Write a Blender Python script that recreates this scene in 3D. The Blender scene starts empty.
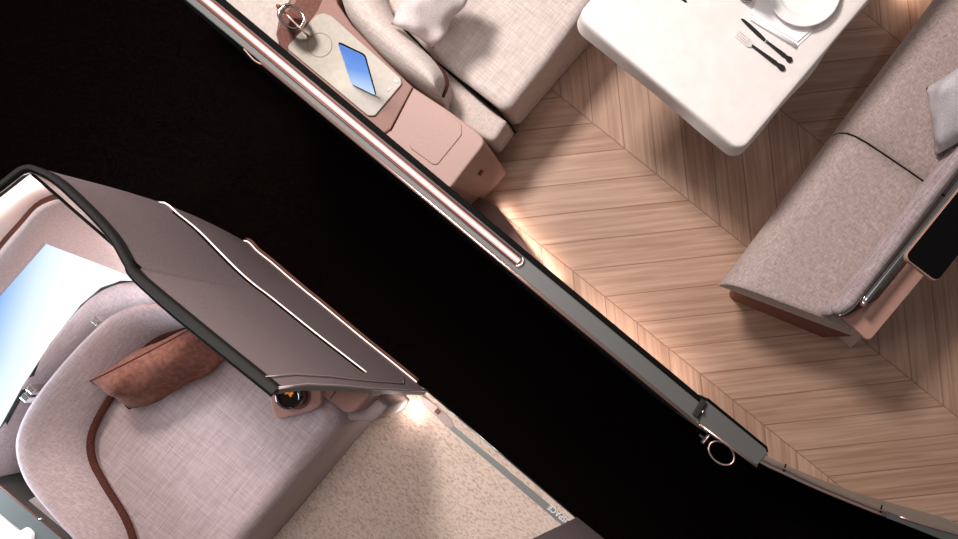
import bpy, bmesh, math, random
from mathutils import Vector
random.seed(4)
C = bpy.context.scene.collection
# ------------------------------------------------------------------ camera model
# world: X runs along the aisle, Y across it, Z up; the camera hangs 3 m above the floor and looks straight down
H, F, NX, NY, TH = 3.0, 678.0, 580.0, 350.0, math.radians(38.9)
ct, st = math.cos(TH), math.sin(TH)
def P(px, py, z=0.0):
    k = (H - z) / F
    a, b = (px - NX) * k, -(py - NY) * k
    return Vector((ct * a - st * b, st * a + ct * b, z))
def PP(pts, z): return [P(x, y, z) for x, y in pts]

def lin(c):
    def f(v):
        v /= 255.0
        return v / 12.92 if v <= .04045 else ((v + .055) / 1.055) ** 2.4
    return (f(c[0]), f(c[1]), f(c[2]), 1)

# ------------------------------------------------------------------ materials
def mat(name, col, rough=.6, metal=0, spec=.3, emit=None, es=1, alpha=None, coat=0, sheen=0, trans=0):
    m = bpy.data.materials.new(name); m.use_nodes = True
    b = m.node_tree.nodes['Principled BSDF']
    b.inputs['Base Color'].default_value = lin(col)
    b.inputs['Roughness'].default_value = rough
    b.inputs['Metallic'].default_value = metal
    b.inputs['Specular IOR Level'].default_value = spec
    b.inputs['Coat Weight'].default_value = coat
    b.inputs['Sheen Weight'].default_value = sheen
    b.inputs['Transmission Weight'].default_value = trans
    if emit:
        b.inputs['Emission Color'].default_value = lin(emit)
        b.inputs['Emission Strength'].default_value = es
    return m
def nodes(m):
    t = m.node_tree
    return t, t.nodes['Principled BSDF']
def nn(t, kind, **kw):
    n = t.nodes.new(kind)
    for k, v in kw.items(): setattr(n, k, v)
    return n
def mth(t, op, a, b=None):
    n = t.nodes.new('ShaderNodeMath'); n.operation = op
    for i, v in enumerate((a, b)):
        if v is None: continue
        if isinstance(v, (int, float)): n.inputs[i].default_value = v
        else: t.links.new(v, n.inputs[i])
    return n.outputs[0]
def mixc(t, f, a, b):
    n = t.nodes.new('ShaderNodeMix'); n.data_type = 'RGBA'
    for i, v in ((0, f), (6, a), (7, b)):
        if isinstance(v, (int, float)): n.inputs[i].default_value = v
        elif isinstance(v, tuple): n.inputs[i].default_value = v
        else: t.links.new(v, n.inputs[i])
    return n.outputs[2]
def streak(t, co, scale, rot=0, detail=3):
    mp = nn(t, 'ShaderNodeMapping'); mp.inputs['Scale'].default_value = scale
    mp.inputs['Rotation'].default_value = (0, 0, rot)
    t.links.new(co, mp.inputs['Vector'])
    n = nn(t, 'ShaderNodeTexNoise'); n.inputs['Scale'].default_value = 1
    n.inputs['Detail'].default_value = detail
    t.links.new(mp.outputs[0], n.inputs['Vector'])
    return n.outputs['Fac']
def linen(name, c1, c2, amt=1, rot=0, bump=.35, fine=190, long=14, sheen=.15):
    """woven cloth: two crossing sets of slubby threads"""
    m = mat(name, c1, .9, spec=.1, sheen=sheen); t, b = nodes(m)
    co = nn(t, 'ShaderNodeTexCoord').outputs['Object']
    a = streak(t, co, (fine, long, fine * .4), rot)
    c = streak(t, co, (long, fine, fine * .4), rot)
    s = mth(t, 'MULTIPLY', mth(t, 'ADD', a, c), .5)
    r = nn(t, 'ShaderNodeMapRange'); r.inputs[1].default_value = .36; r.inputs[2].default_value = .64
    t.links.new(s, r.inputs[0])
    col = mixc(t, mth(t, 'MULTIPLY', r.outputs[0], amt), lin(c2), lin(c1))
    t.links.new(col, b.inputs['Base Color'])
    bp = nn(t, 'ShaderNodeBump'); bp.inputs['Strength'].default_value = bump; bp.inputs['Distance'].default_value = .003
    t.links.new(s, bp.inputs['Height']); t.links.new(bp.outputs[0], b.inputs['Normal'])
    return m
def speckle(name, c1, c2, scale, rough=.9, bump=.2, lo=.4, hi=.6, detail=4, stretch=(1, 1, 1), spec=.1, rot=0):
    m = mat(name, c1, rough, spec=spec); t, b = nodes(m)
    co = nn(t, 'ShaderNodeTexCoord').outputs['Object']
    f = streak(t, co, tuple(scale * s for s in stretch), rot, detail)
    r = nn(t, 'ShaderNodeMapRange'); r.inputs[1].default_value = lo; r.inputs[2].default_value = hi
    t.links.new(f, r.inputs[0])
    t.links.new(mixc(t, r.outputs[0], lin(c2), lin(c1)), b.inputs['Base Color'])
    if bump:
        bp = nn(t, 'ShaderNodeBump'); bp.inputs['Strength'].default_value = bump; bp.inputs['Distance'].default_value = .004
        t.links.new(f, bp.inputs['Height']); t.links.new(bp.outputs[0], b.inputs['Normal'])
    return m
def chevron(name):
    m = mat(name, (200, 160, 138), .45, spec=.3); t, b = nodes(m)
    co = nn(t, 'ShaderNodeTexCoord').outputs['Object']
    sp = nn(t, 'ShaderNodeSeparateXYZ'); t.links.new(co, sp.inputs[0])
    W = CHEV_W; pw = .128
    u = sp.outputs[0]; v = mth(t, 'ADD', sp.outputs[1], -CHEV_V0 + 20 * W)
    q = mth(t, 'DIVIDE', v, W)
    colid = mth(t, 'FLOOR', q)
    tri = mth(t, 'PINGPONG', v, W)
    c = mth(t, 'MULTIPLY', mth(t, 'SUBTRACT', u, mth(t, 'SUBTRACT', W, tri)), .7071)
    l = mth(t, 'MULTIPLY', mth(t, 'ADD', u, mth(t, 'SUBTRACT', W, tri)), .7071)
    k = mth(t, 'ADD', mth(t, 'DIVIDE', c, pw), 100.35)
    pid = mth(t, 'ADD', mth(t, 'FLOOR', k), mth(t, 'MULTIPLY', colid, 57.3))
    wn = nn(t, 'ShaderNodeTexWhiteNoise', noise_dimensions='1D'); t.links.new(pid, wn.inputs['W'])
    tone = wn.outputs['Value']
    cb = nn(t, 'ShaderNodeCombineXYZ')
    t.links.new(mth(t, 'MULTIPLY', l, 2.2), cb.inputs[0]); t.links.new(mth(t, 'MULTIPLY', c, 60), cb.inputs[1])
    t.links.new(mth(t, 'MULTIPLY', pid, 3.17), cb.inputs[2])
    g = nn(t, 'ShaderNodeTexNoise'); g.inputs['Scale'].default_value = 1; g.inputs['Detail'].default_value = 5
    g.inputs['Distortion'].default_value = .6
    t.links.new(cb.outputs[0], g.inputs['Vector'])
    gr = nn(t, 'ShaderNodeMapRange'); gr.inputs[1].default_value = .34; gr.inputs[2].default_value = .68
    t.links.new(g.outputs['Fac'], gr.inputs[0])
    base = mixc(t, tone, lin((184, 150, 129)), lin((197, 163, 142)))
    dark = mixc(t, tone, lin((156, 120, 99)), lin((172, 137, 115)))
    col = mixc(t, gr.outputs[0], dark, base)
    fk = mth(t, 'FRACT', k)
    edge = mth(t, 'MINIMUM', fk, mth(t, 'SUBTRACT', 1, fk))
    fq = mth(t, 'FRACT', q)
    edge2 = mth(t, 'MULTIPLY', mth(t, 'MINIMUM', fq, mth(t, 'SUBTRACT', 1, fq)), W / pw)
    e = mth(t, 'MINIMUM', edge, edge2)
    gap = nn(t, 'ShaderNodeMapRange'); gap.inputs[1].default_value = .008; gap.inputs[2].default_value = .028
    gap.inputs[3].default_value = 1; gap.inputs[4].default_value = 0
    t.links.new(e, gap.inputs[0])
    col = mixc(t, mth(t, 'MULTIPLY', gap.outputs[0], .6), col, lin((110, 76, 62)))
    t.links.new(col, b.inputs['Base Color'])
    bp = nn(t, 'ShaderNodeBump'); bp.inputs['Strength'].default_value = .25; bp.inputs['Distance'].default_value = .003
    t.links.new(mth(t, 'SUBTRACT', mth(t, 'MULTIPLY', g.outputs['Fac'], .4), gap.outputs[0]), bp.inputs['Height'])
    t.links.new(bp.outputs[0], b.inputs['Normal'])
    return m
CHEV_V0 = P(744, 245).y
CHEV_W = .565

M = dict(
    carpet_black=speckle('black carpet', (2, 1, 1), (44, 33, 31), 330, .98, .0, .72, .54, 2, spec=.0),
    carpet_beige=speckle('beige wool carpet', (228, 206, 192), (190, 164, 146), 120, .95, .5, .30, .55, 3, (.6, 1.3, 1), rot=.25),
    wood=chevron('oak chevron floor'),
    wallcloth=speckle('dark mauve wall cloth', (150, 132, 132), (120, 105, 105), 420, .9, .15, .35, .65, 2),
    panelcloth=speckle('pale mauve cloth', (196, 178, 176), (170, 152, 150), 330, .9, .1, .35, .65, 2),
    sillgrey=mat('sill grey', (84, 84, 80), .6, spec=.15),
    grey=mat('grey cap paint', (84, 84, 82), .45, spec=.35),
    darkgrey=mat('dark grey rim', (40, 39, 38), .6, spec=.15),
    black=mat('black rubber', (8, 7, 6), .7, spec=.06),
    gloss=mat('black screen glass', (6, 5, 5), .25, spec=.25),
    cream=mat('cream wall lining', (236, 214, 206), .5),
    white=mat('white sidewall', (238, 238, 236), .5),
    brownedge=mat('brown leather edge', (100, 60, 49), .55),
    brownpipe=speckle('brown piping', (86, 50, 42), (62, 34, 28), 240, .8, .2),
    brown=speckle('rose brown leather', (156, 118, 107), (146, 108, 98), 300, .55, .03, spec=.3),
    rosetop=speckle('rose leather top', (190, 157, 147), (182, 149, 140), 260, .55, .03, spec=.3),
    darkbrown=speckle('dark brown recess', (122, 82, 72), (104, 68, 60), 140, .6, .05),
    stone=speckle('pale stone counter', (208, 195, 186), (188, 175, 166), 60, .5, .0, .3, .7),
    tray=speckle('beige tray', (172, 162, 149), (162, 152, 139), 50, .4, .0, .3, .7, spec=.4),
    line=mat('tray line', (150, 134, 116), .5),
    linen=linen('mauve linen', (186, 168, 168), (152, 134, 134), amt=.9, rot=.15, fine=300),
    linen_shell=linen('pale shell linen', (206, 190, 190), (176, 160, 160), rot=.3, fine=280),
    linen_dark=linen('grey mauve linen', (188, 172, 172), (136, 120, 122), rot=.3, fine=240),
    sofa=linen('sand linen', (220, 207, 200), (188, 173, 166), rot=0, fine=260, long=18),
    sofa2=linen('brown grey tweed', (196, 178, 172), (142, 124, 118), rot=.1, fine=420, long=50, bump=.5),
    side=linen('warm grey twill', (218, 202, 194), (182, 166, 159), rot=.78, fine=420, long=90, bump=.5),
    base=speckle('brown plinth', (124, 84, 70), (104, 68, 56), 200, .75, .1),
    greypillow=speckle('grey wool', (214, 208, 211), (176, 170, 174), 300, .95, .4, .3, .7, 3),
    palepillow=speckle('pale grey wool', (236, 222, 220), (206, 192, 191), 300, .95, .4, .3, .7, 3),
    brownpillow=speckle('russet brown cloth', (122, 80, 67), (92, 60, 52), 60, .9, .15, .3, .7, 6),
    cloth=speckle('white tablecloth', (236, 227, 223), (227, 217, 212), 22, .8, .04, .25, .75, 5),
    china=mat('white china', (246, 240, 238), .2, spec=.5, coat=.3),
    napkin=mat('white napkin', (248, 244, 244), .8),
    cutlery=mat('black steel', (42, 44, 42), .35, metal=.3, spec=.4),
    tines=mat('pale steel', (228, 224, 220), .3, metal=.2),
    steel=mat('polished steel', (210, 206, 202), .18, metal=1),
    chrome=mat('chrome', (226, 222, 218), .12, metal=1),
    rosegold=mat('rose metal', (226, 190, 178), .3, metal=.9),
    bronze=mat('bronze lacquer', (172, 132, 118), .4, spec=.4),
    copper=mat('copper knob', (170, 96, 74), .3, metal=.6),
    silver=mat('satin silver', (150, 156, 158), .25, metal=.9),
    trackgrey=mat('track grey', (150, 152, 148), .35, metal=.3),
    letter=mat('white lettering', (240, 238, 236), .6),
    drink=mat('dark tea', (20, 8, 4), .05, spec=.6),
    amber=mat('painted amber glint', (240, 150, 30), .3, emit=(240, 130, 20), es=.2),  # reflection on the drink put into colour and emission
    darkglass=mat('dark glass', (14, 10, 9), .06, spec=.7),
    led=mat('light strip', (120, 88, 80), .4, emit=(255, 206, 196), es=.82),
    led_core=mat('light strip core', (255, 240, 236), .4, emit=(255, 244, 240), es=1.5),
    led_soft=mat('soft light strip', (255, 230, 222), .4, emit=(255, 222, 210), es=1.05),
    redlip=mat('rose channel lip', (112, 68, 62), .4, spec=.4),
)
g = mat('clear glass', (235, 235, 238), .03, spec=.5, trans=1); M['glass'] = g
def screenmat(name, c1, c2, c3, axis, lo, hi, es):
    m = mat(name, (10, 10, 12), .2, spec=.3); t, b = nodes(m)
    co = nn(t, 'ShaderNodeTexCoord').outputs['Object']
    d = nn(t, 'ShaderNodeVectorMath', operation='DOT_PRODUCT'); t.links.new(co, d.inputs[0]); d.inputs[1].default_value = axis
    r = nn(t, 'ShaderNodeMapRange'); r.inputs[1].default_value = lo; r.inputs[2].default_value = hi
    t.links.new(d.outputs['Value'], r.inputs[0])
    rp = nn(t, 'ShaderNodeValToRGB'); t.links.new(r.outputs[0], rp.inputs[0])
    rp.color_ramp.elements[0].color = lin(c1); rp.color_ramp.elements[1].color = lin(c3)
    e = rp.color_ramp.elements.new(.5); e.color = lin(c2)
    t.links.new(rp.outputs[0], b.inputs['Emission Color']); b.inputs['Emission Strength'].default_value = es
    return m

# ------------------------------------------------------------------ object helpers
WL = {}
def empty(name, loc, label=None, cat=None, group=None, kind=None):
    o = bpy.data.objects.new(name, None); C.objects.link(o); o.location = loc; o.empty_display_size = .1
    WL[o] = Vector(loc); tag(o, label, cat, group, kind); return o
def tag(o, label=None, cat=None, group=None, kind=None):
    for k, v in (('label', label), ('category', cat), ('group', group), ('kind', kind)):
        if v: o[k] = v
    return o
def mk(name, verts, faces, m, parent=None, smooth=False):
    verts = [Vector(v) for v in verts]
    if parent is not None: o0 = WL[parent]
    else:
        xs = [v.x for v in verts]; ys = [v.y for v in verts]; zs = [v.z for v in verts]
        o0 = Vector(((min(xs) + max(xs)) / 2, (min(ys) + max(ys)) / 2, min(zs)))
    me = bpy.data.meshes.new(name)
    me.from_pydata([tuple(v - o0) for v in verts], [], faces); me.update()
    bm = bmesh.new(); bm.from_mesh(me); bmesh.ops.recalc_face_normals(bm, faces=bm.faces[:]); bm.to_mesh(me); bm.free()
    for m_ in (m if isinstance(m, (list, tuple)) else [m]): me.materials.append(m_)
    if smooth:
        for p in me.polygons: p.use_smooth = True
    ob = bpy.data.objects.new(name, me); C.objects.link(ob)
    if parent is not None: ob.parent = parent; WL[ob] = o0
    else: ob.location = o0; WL[ob] = o0
    return ob
class MB:
    def __init__(s): s.v = []; s.f = []
    def add(s, v, f):
        n = len(s.v); s.v += [Vector(x) for x in v]; s.f += [tuple(i + n for i in q) for q in f]; return s
def rpoly(pts, r, n=5):
    """round the corners of a polygon (r: one radius or a list)"""
    out = []; N = len(pts)
    for i in range(N):
        p0, p, p1 = Vector(pts[i - 1]), Vector(pts[i]), Vector(pts[(i + 1) % N])
        ri = r[i] if isinstance(r, (list, tuple)) else r
        a, b = (p0 - p), (p1 - p)
        la, lb = a.length, b.length
        if ri <= 0 or la < 1e-6 or lb < 1e-6: out.append(p); continue
        a /= la; b /= lb
        ang = a.angle(b)
        ang = min(ang, 3.1)
        d = min(ri / math.tan(ang / 2), la * .48, lb * .48)
        re = d * math.tan(ang / 2); ctr = p + (a + b).normalized() * (re / math.sin(ang / 2))
        A, B = p + a * d - ctr, p + b * d - ctr
        full = A.angle(B)
        for k in range(n + 1):
            t = k / n
            if full < 1e-3: out.append(ctr + A.lerp(B, t)); continue
            out.append(ctr + (A * math.sin((1 - t) * full) + B * math.sin(t * full)) / math.sin(full))
    return out
def area(p): return sum(p[i - 1].x * p[i].y - p[i].x * p[i - 1].y for i in range(len(p))) / 2
def inset(p, d):
    s = 1 if area(p) > 0 else -1
    out = []; N = len(p)
    for i in range(N):
        a = (p[i] - p[i - 1]); b = (p[(i + 1) % N] - p[i])
        a.z = b.z = 0
        if a.length < 1e-7: a = b
        if b.length < 1e-7: b = a
        a = a.normalized(); b = b.normalized()
        na, nb = Vector((-a.y, a.x, 0)) * s, Vector((-b.y, b.x, 0)) * s
        n = (na + nb)
        if n.length < 1e-5: n = na
        n.normalize()
        c = max(.5, n.dot(na))
        out.append(p[i] + n * (d / c))
    return out
def prism_data(top, z0, z1, bev=.006, seg=3, bottom=None):
    top = [Vector((p.x, p.y, z1)) for p in top]; N = len(top)
    bot = [Vector((p.x, p.y, z0)) for p in (bottom or top)]
    rings = [bot]
    if bottom and bev:
        t = bev / (z1 - z0)
        rings.append([a.lerp(b, 1 - t) for a, b in zip(bot, top)]); base = rings[-1]
    elif bev: base = [Vector((p.x, p.y, z1 - bev)) for p in top]; rings.append(base)
    else: rings.append(top); base = top
    if bev:
        for k in range(1, seg + 1):
            a = k / seg * math.pi / 2
            r = inset(top if not bottom else top, bev * (1 - math.cos(a)))
            rings.append([Vector((p.x, p.y, z1 - bev + bev * math.sin(a))) for p in r])
    v = [p for r in rings for p in r]; f = []
    for k in range(len(rings) - 1):
        for i in range(N):
            j = (i + 1) % N
            f.append((k * N + i, k * N + j, (k + 1) * N + j, (k + 1) * N + i))
    f.append(tuple(range(N - 1, -1, -1))); f.append(tuple((len(rings) - 1) * N + i for i in range(N)))
    return v, f
def prism(name, pts, zref, z0, z1, m, parent=None, r=0, bev=.006, seg=3, smooth=False, bottom=None, zb=0, n=5):
    """upright block: outline read at height zref, standing from z0 to z1"""
    top = rpoly([Vector((*P(x, y, zref).xy, 0)) for x, y in pts], r, n)
    bot = rpoly([Vector((*P(x, y, zb).xy, 0)) for x, y in bottom], r, n) if bottom else None
    v, f = prism_data(top, z0, z1, bev, seg, bot)
    o = mk(name, v, f, m, parent)
    if smooth or bev > .012:
        for p in o.data.polygons: p.use_smooth = len(p.vertices) == 4
    return o
def cr(pts, n):
    """smooth curve through points, evenly resampled"""
    pts = [Vector(p) for p in pts]
    if len(pts) == 2: return [pts[0].lerp(pts[1], i / (n - 1)) for i in range(n)]
    q = [pts[0] * 2 - pts[1]] + pts + [pts[-1] * 2 - pts[-2]]
    dense = []
    for i in range(1, len(q) - 2):
        for k in range(24):
            t = k / 24; a, b, c, d = q[i - 1], q[i], q[i + 1], q[i + 2]
            dense.append(.5 * (2 * b + (c - a) * t + (2 * a - 5 * b + 4 * c - d) * t * t + (3 * b - a - 3 * c + d) * t ** 3))
    dense.append(pts[-1])
    L = [0]
    for i in range(1, len(dense)): L.append(L[-1] + (dense[i] - dense[i - 1]).length)
    out = []; j = 0
    for i in range(n):
        s = L[-1] * i / (n - 1)
        while j < len(L) - 2 and L[j + 1] < s: j += 1
        t = (s - L[j]) / max(1e-9, L[j + 1] - L[j]); out.append(dense[j].lerp(dense[j + 1], min(1, t)))
    return out
def crp(pts, n):
    """smooth curve that keeps the parameter of its points (n per span)"""
    pts = [Vector(p) for p in pts]
    q = [pts[0] * 2 - pts[1]] + pts + [pts[-1] * 2 - pts[-2]]; out = []
    for i in range(1, len(q) - 2):
        for k in range(n):
            t = k / n; a, b, c, d = q[i - 1], q[i], q[i + 1], q[i + 2]
            out.append(.5 * (2 * b + (c - a) * t + (2 * a - 5 * b + 4 * c - d) * t * t + (3 * b - a - 3 * c + d) * t ** 3))
    return out + [pts[-1]]
def grid_faces(nr, nc, close_r=False, off=0):
    f = []
    for i in range(nr if close_r else nr - 1):
        for j in range(nc - 1):
            a, b = i * nc, ((i + 1) % nr) * nc
            f.append((off + a + j, off + a + j + 1, off + b + j + 1, off + b + j))
    return f
def loft(name, rows, m, parent=None, close=True, cap=True, smooth=True):
    """skin a closed tube of section rows; every row has the same number of points"""
    nc = len(rows[0]); v = [p for r in rows for p in r]
    f = grid_faces(len(rows), nc, close)
    if cap and close:
        f.append(tuple(i * nc for i in range(len(rows)))); f.append(tuple(i * nc + nc - 1 for i in range(len(rows) - 1, -1, -1)))
    return mk(name, v, f, m, parent, smooth)
def tube_data(pts, r, n=8, closed=False, sq=None):
    pts = [Vector(p) for p in pts]; N = len(pts); v = []; f = []
    for i, p in enumerate(pts):
        if closed: d = pts[(i + 1) % N] - pts[i - 1]
        else: d = pts[min(i + 1, N - 1)] - pts[max(i - 1, 0)]
        d.normalize()
        up = Vector((0, 0, 1)) if abs(d.z) < .9 else Vector((1, 0, 0))
        s = d.cross(up).normalized(); w = s.cross(d)
        for k in range(n):
            a = 2 * math.pi * (k + .5) / n
            rr = r[i] if isinstance(r, (list, tuple)) else r
            ax, az = (sq or (1, 1))
            v.append(p + s * math.cos(a) * rr * ax + w * math.sin(a) * rr * az)
    for i in range(N if closed else N - 1):
        j = (i + 1) % N
        for k in range(n):
            l = (k + 1) % n
            f.append((i * n + k, i * n + l, j * n + l, j * n + k))
    if not closed:
        f.append(tuple(range(n - 1, -1, -1))); f.append(tuple((N - 1) * n + k for k in range(n)))
    return v, f
def tube(name, pts, r, m, parent=None, n=8, closed=False, sq=None):
    v, f = tube_data(pts, r, n, closed, sq); return mk(name, v, f, m, parent, True)
def lathe_data(c, prof, n=40):
    v = []; f = []; K = len(prof)
    for i in range(n):
        a = 2 * math.pi * i / n
        for r, z in prof: v.append((c[0] + r * math.cos(a), c[1] + r * math.sin(a), c[2] + z))
    for i in range(n):
        j = (i + 1) % n
        for k in range(K - 1): f.append((i * K + k, j * K + k, j * K + k + 1, i * K + k + 1))
    return v, f
def lathe(name, c, prof, m, parent=None, n=40):
    v, f = lathe_data(c, prof, n); o = mk(name, v, f, m, parent, True)
    bm = bmesh.new(); bm.from_mesh(o.data); bmesh.ops.remove_doubles(bm, verts=bm.verts[:], dist=1e-5)
    bmesh.ops.recalc_face_normals(bm, faces=bm.faces[:]); bm.to_mesh(o.data); bm.free(); return o
def pillow_data(A, B, Cc, D, th, n=26, pinch=.10, wr=.010, seed=1, bend=0):
    A, B, Cc, D = map(Vector, (A, B, Cc, D))
    nrm = (B - A).cross(D - A).normalized()
    if nrm.z < 0: nrm = -nrm
    ctr = (A + B + Cc + D) / 4; rnd = random.Random(seed)
    ph = [rnd.uniform(0, 6.28) for _ in range(6)]
    v = []; f = []
    for s in (1, -1):
        for i in range(n + 1):
            for j in range(n + 1):
                u, w = i / n * 2 - 1, j / n * 2 - 1
                p = A.lerp(B, i / n).lerp(D.lerp(Cc, i / n), j / n)
                # edges bow in between the corners
                k = pinch * ((1 - u * u) * w * w + (1 - w * w) * u * u)
                p = p + (ctr - p) * k
                h = max(0, (1 - u ** 4)) ** .6 * max(0, (1 - w ** 4)) ** .6
                crz = (math.sin(5 * u + 3 * w + ph[0]) + math.sin(9 * u * w + ph[1]) + math.sin(7 * w - 2 * u + ph[2])) * wr * (u * u + w * w) * h
                v.append(p + nrm * (s * th * .5 * h + crz + bend * (1 - u * u) * (1 - w * w)))
    m = n + 1
    for s in (0, 1):
        o = s * m * m
        for i in range(n):
            for j in range(n): f.append((o + i * m + j, o + i * m + j + 1, o + (i + 1) * m + j + 1, o + (i + 1) * m + j))
    return v, f
def pillow(name, A, B, Cc, D, th, m, parent, **kw):
    v, f = pillow_data(A, B, Cc, D, th, **kw); o = mk(name, v, f, m, parent, True)
    bm = bmesh.new(); bm.from_mesh(o.data); bmesh.ops.remove_doubles(bm, verts=bm.verts[:], dist=1e-5)
    bmesh.ops.recalc_face_normals(bm, faces=bm.faces[:]); bm.to_mesh(o.data); bm.free(); return o
def edge_curve(A, B, D, Cc, n=20, pinch=.10):
    """piping line along the rim of a pillow"""
    A, B, Cc, D = map(Vector, (A, B, Cc, D)); ctr = (A + B + Cc + D) / 4; out = []
    for a, b in ((A, B), (B, Cc), (Cc, D), (D, A)):
        for i in range(n):
            u = i / n * 2 - 1; p = a.lerp(b, i / n); out.append(p + (ctr - p) * pinch * (1 - u * u))
    return out
def off(path, d):
    """shift an open path sideways in plan; positive d to its left"""
    out = []
    for i, p in enumerate(path):
        t = path[min(i + 1, len(path) - 1)] - path[max(i - 1, 0)]; t.z = 0; t.normalize()
        out.append(p + Vector((-t.y, t.x, 0)) * d)
    return out

# ================================================================== FLOORS
def flat(name, pts, z, m, t=.03):
    v, f = prism_data([Vector((p[0], p[1], 0)) for p in pts], z - t, z, 0)
    return tag(mk(name, v, f, m), kind='structure')
flat('floor', [(-6, -4), (5, -4), (5, 5), (-6, 5)], 0, M['carpet_black'])
flat('floor', PP([(424, 388.5), (588, 528), (900, 790), (700, 1300), (-300, 950), (330, 330)], 0), .004, M['carpet_beige'], .004)
fl = flat('floor', PP([(225, 10), (364, 150), (652, 391), (664, 402), (733, 446), (833, 489), (901, 515), (1100, 600), (1500, 200), (900, -700), (100, -300)], 0), .004, M['wood'], .004)
fl.data.transform(__import__('mathutils').Matrix.Translation(fl.location)); fl.location = (0, 0, 0); WL[fl] = Vector((0, 0, 0))

# ================================================================== LEFT SUITE: curved partition
ZT = 1.25
wall = empty('wall_left', P(396, 366), kind='structure')
ftop = [(404, 373), (396, 366), (360, 337), (324, 307), (318, 299), (310, 285), (300, 273), (288, 261), (277, 251), (267, 245), (257, 243), (244, 252), (205, 283), (158, 327)]
fbot = [(427, 391), (396, 366), (360, 337), (324, 307), (318, 302), (309, 295), (298, 286), (286, 276), (272, 264), (258, 253), (247, 243), (236, 250), (200, 285), (150, 330)]
def wallrow(z):
    w = (z / ZT) ** 4
    sx = [(0, 427, 391.5), (.3, 421, 386.5), (.59, 415, 381.5), (.85, 408, 376), (1.07, 404, 372.5), (1.25, 404, 372.5)]
    row = []
    bulge = math.sin(math.pi * min(1, z / ZT))
    for a, b, k in zip(fbot, ftop, (0, 0, 0, 0, .03, .12, .32, .62, .92, 1.05, 1, .7, .2, 0)):
        row.append(P(a[0] + (b[0] - a[0]) * w + 3 * k * bulge, a[1] + (b[1] - a[1]) * w - 8.5 * k * bulge))
    for (z0, x0, y0), (z1, x1, y1) in zip(sx, sx[1:]):
        if z0 <= z <= z1:
            t = (z - z0) / (z1 - z0); row[0] = P(x0 + (x1 - x0) * t, y0 + (y1 - y0) * t)
    row = crp(row, 6)
    return [Vector((p.x, p.y, z)) for p in row]
zs = [0, .1, .2, .3, .45, .59, .72, .85, .96, 1.07, 1.16, ZT]
outer_all = [wallrow(z) for z in zs]; outer = [r[:62] for r in outer_all]
inner = [[Vector((p.x, p.y, r[0].z)) for p in off(r, .02)] for r in reversed(outer)]
loft('panel', outer, M['wallcloth'], wall, close=False)
loft('inner_panel', [r[:61] for r in inner], M['cream'], wall, close=False)
v = outer[-1] + inner[0]; nc = len(outer[-1])
# end edge of the partition, closing the two skins, with its piped seam
endv = [r[0] for r in outer] + [r[0] for r in reversed(inner)]
K = len(outer)
mk('end_edge', endv, [(i, i + 1, K + i + 1, K + i) for i in range(K - 1)], M['grey'], wall)
tube('end_piping', [r[0] + Vector((0, .002, 0)) for r in outer], .004, M['panelcloth'], wall)
seam = []
for r, z in zip(outer, zs):
    if z < .04: continue
    a = r[0]; d = (r[6] - r[0]).normalized(); seam.append(a + d * (.045 + .05 * (z < .2)) + Vector((0, .003, 0)))
tube('stitching', seam, .0018, M['panelcloth'], wall, n=6)
# rim
rim_c = outer_all[-1]
hw = [.0125 if k < 14 else (.0125 - .0055 * min(1, (k - 14) / 8)) for k in range(len(rim_c))]
nrm_ = [(a - b).normalized() for a, b in zip(off(rim_c, .01), rim_c)]
rows = []
for dy, dz in ((-1, -.02), (-1, .006), (-.65, .012), (.65, .012), (1, .006), (1, -.02)):
    rows.append([Vector((p.x + n.x * (h * dy + h * .7), p.y + n.y * (h * dy + h * .7), ZT + dz)) for p, n, h in zip(rim_c, nrm_, hw)])
loft('rim', rows, M['darkgrey'], wall, smooth=False)
tube('rim_bead', [Vector((p.x + n.x * h * 1.85, p.y + n.y * h * 1.85, ZT + .004)) for p, n, h in zip(rim_c, nrm_, hw)], .0045, M['black'], wall)
# straight black rail bridging the bulge, with a lit ledge behind it
tube('edge_rail', [P(30, 172, 1.24), P(140, 268, 1.24)], .0042, M['black'], wall)
led = [(45, 172), (66, 186), (84, 204), (104, 226), (120, 244), (128, 258), (132, 264)]
ledge = [P(x, y, 1.2) for x, y in [(32, 173), (130, 262)]] + [P(x, y, 1.2) for x, y in reversed(led)]
v, f = prism_data(ledge, 1.18, 1.2, 0); mk('bulge_ledge', v, f, M['cream'], wall)
# the two light strips on the aisle face
nrow = len(wallrow(0)); s1 = []
for k in range(nrow):
    zk = .47 + .17 * min(1, max(0, (k - 1) / 60)); q = off(wallrow(zk), -.004)[k]
    if k <= 63 and q.x < P(366, 372, .47).x: s1.append(q)
s1 = [P(366, 372, .47)] + s1
tube('light_strip', cr(s1, 60), .0028, M['led_soft'], wall)
tube('strip_groove', [p + Vector((0, -.002, .020)) for p in cr(s1[:-8], 40)], .008, M['black'], wall, sq=(.5, 1))
s2 = [p for p in off(wallrow(.015), -.006) if p.x < P(421, 386, 0).x][:60]
tube('light_strip', cr(s2, 60), .0030, M['led_soft'], wall)
tube('skirting', [p + Vector((0, .010, -.008)) for p in s2], .006, M['brownedge'], wall)

# next partition, its end just in view at the foot of the doorway
w2 = empty('wall_front', P(590, 530), kind='structure')
def onplane(px, py, Y0):
    g = st * (px - NX) - ct * (py - NY); return P(px, py, H - Y0 * F / g)
Y0 = P(577, 517).y
ed = [onplane(x, y, Y0) for x, y in [(577, 517), (575, 518), (572, 519.8), (560, 525.5), (547, 532), (535, 538.5), (515, 548), (502, 553)]]
rows = [[p, p + Vector((.4, 0, 0)), p + Vector((1.4, 0, 0))] for p in ed]
rowsb = [[p + Vector((0, -.03, 0)) for p in r] for r in rows]
loft('panel', rows + list(reversed(rowsb)), M['wallcloth'], w2, smooth=False)
tube('base_strip', [P(576, 518, .01), P(589, 529, .01)], .004, M['silver'], w2)

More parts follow.
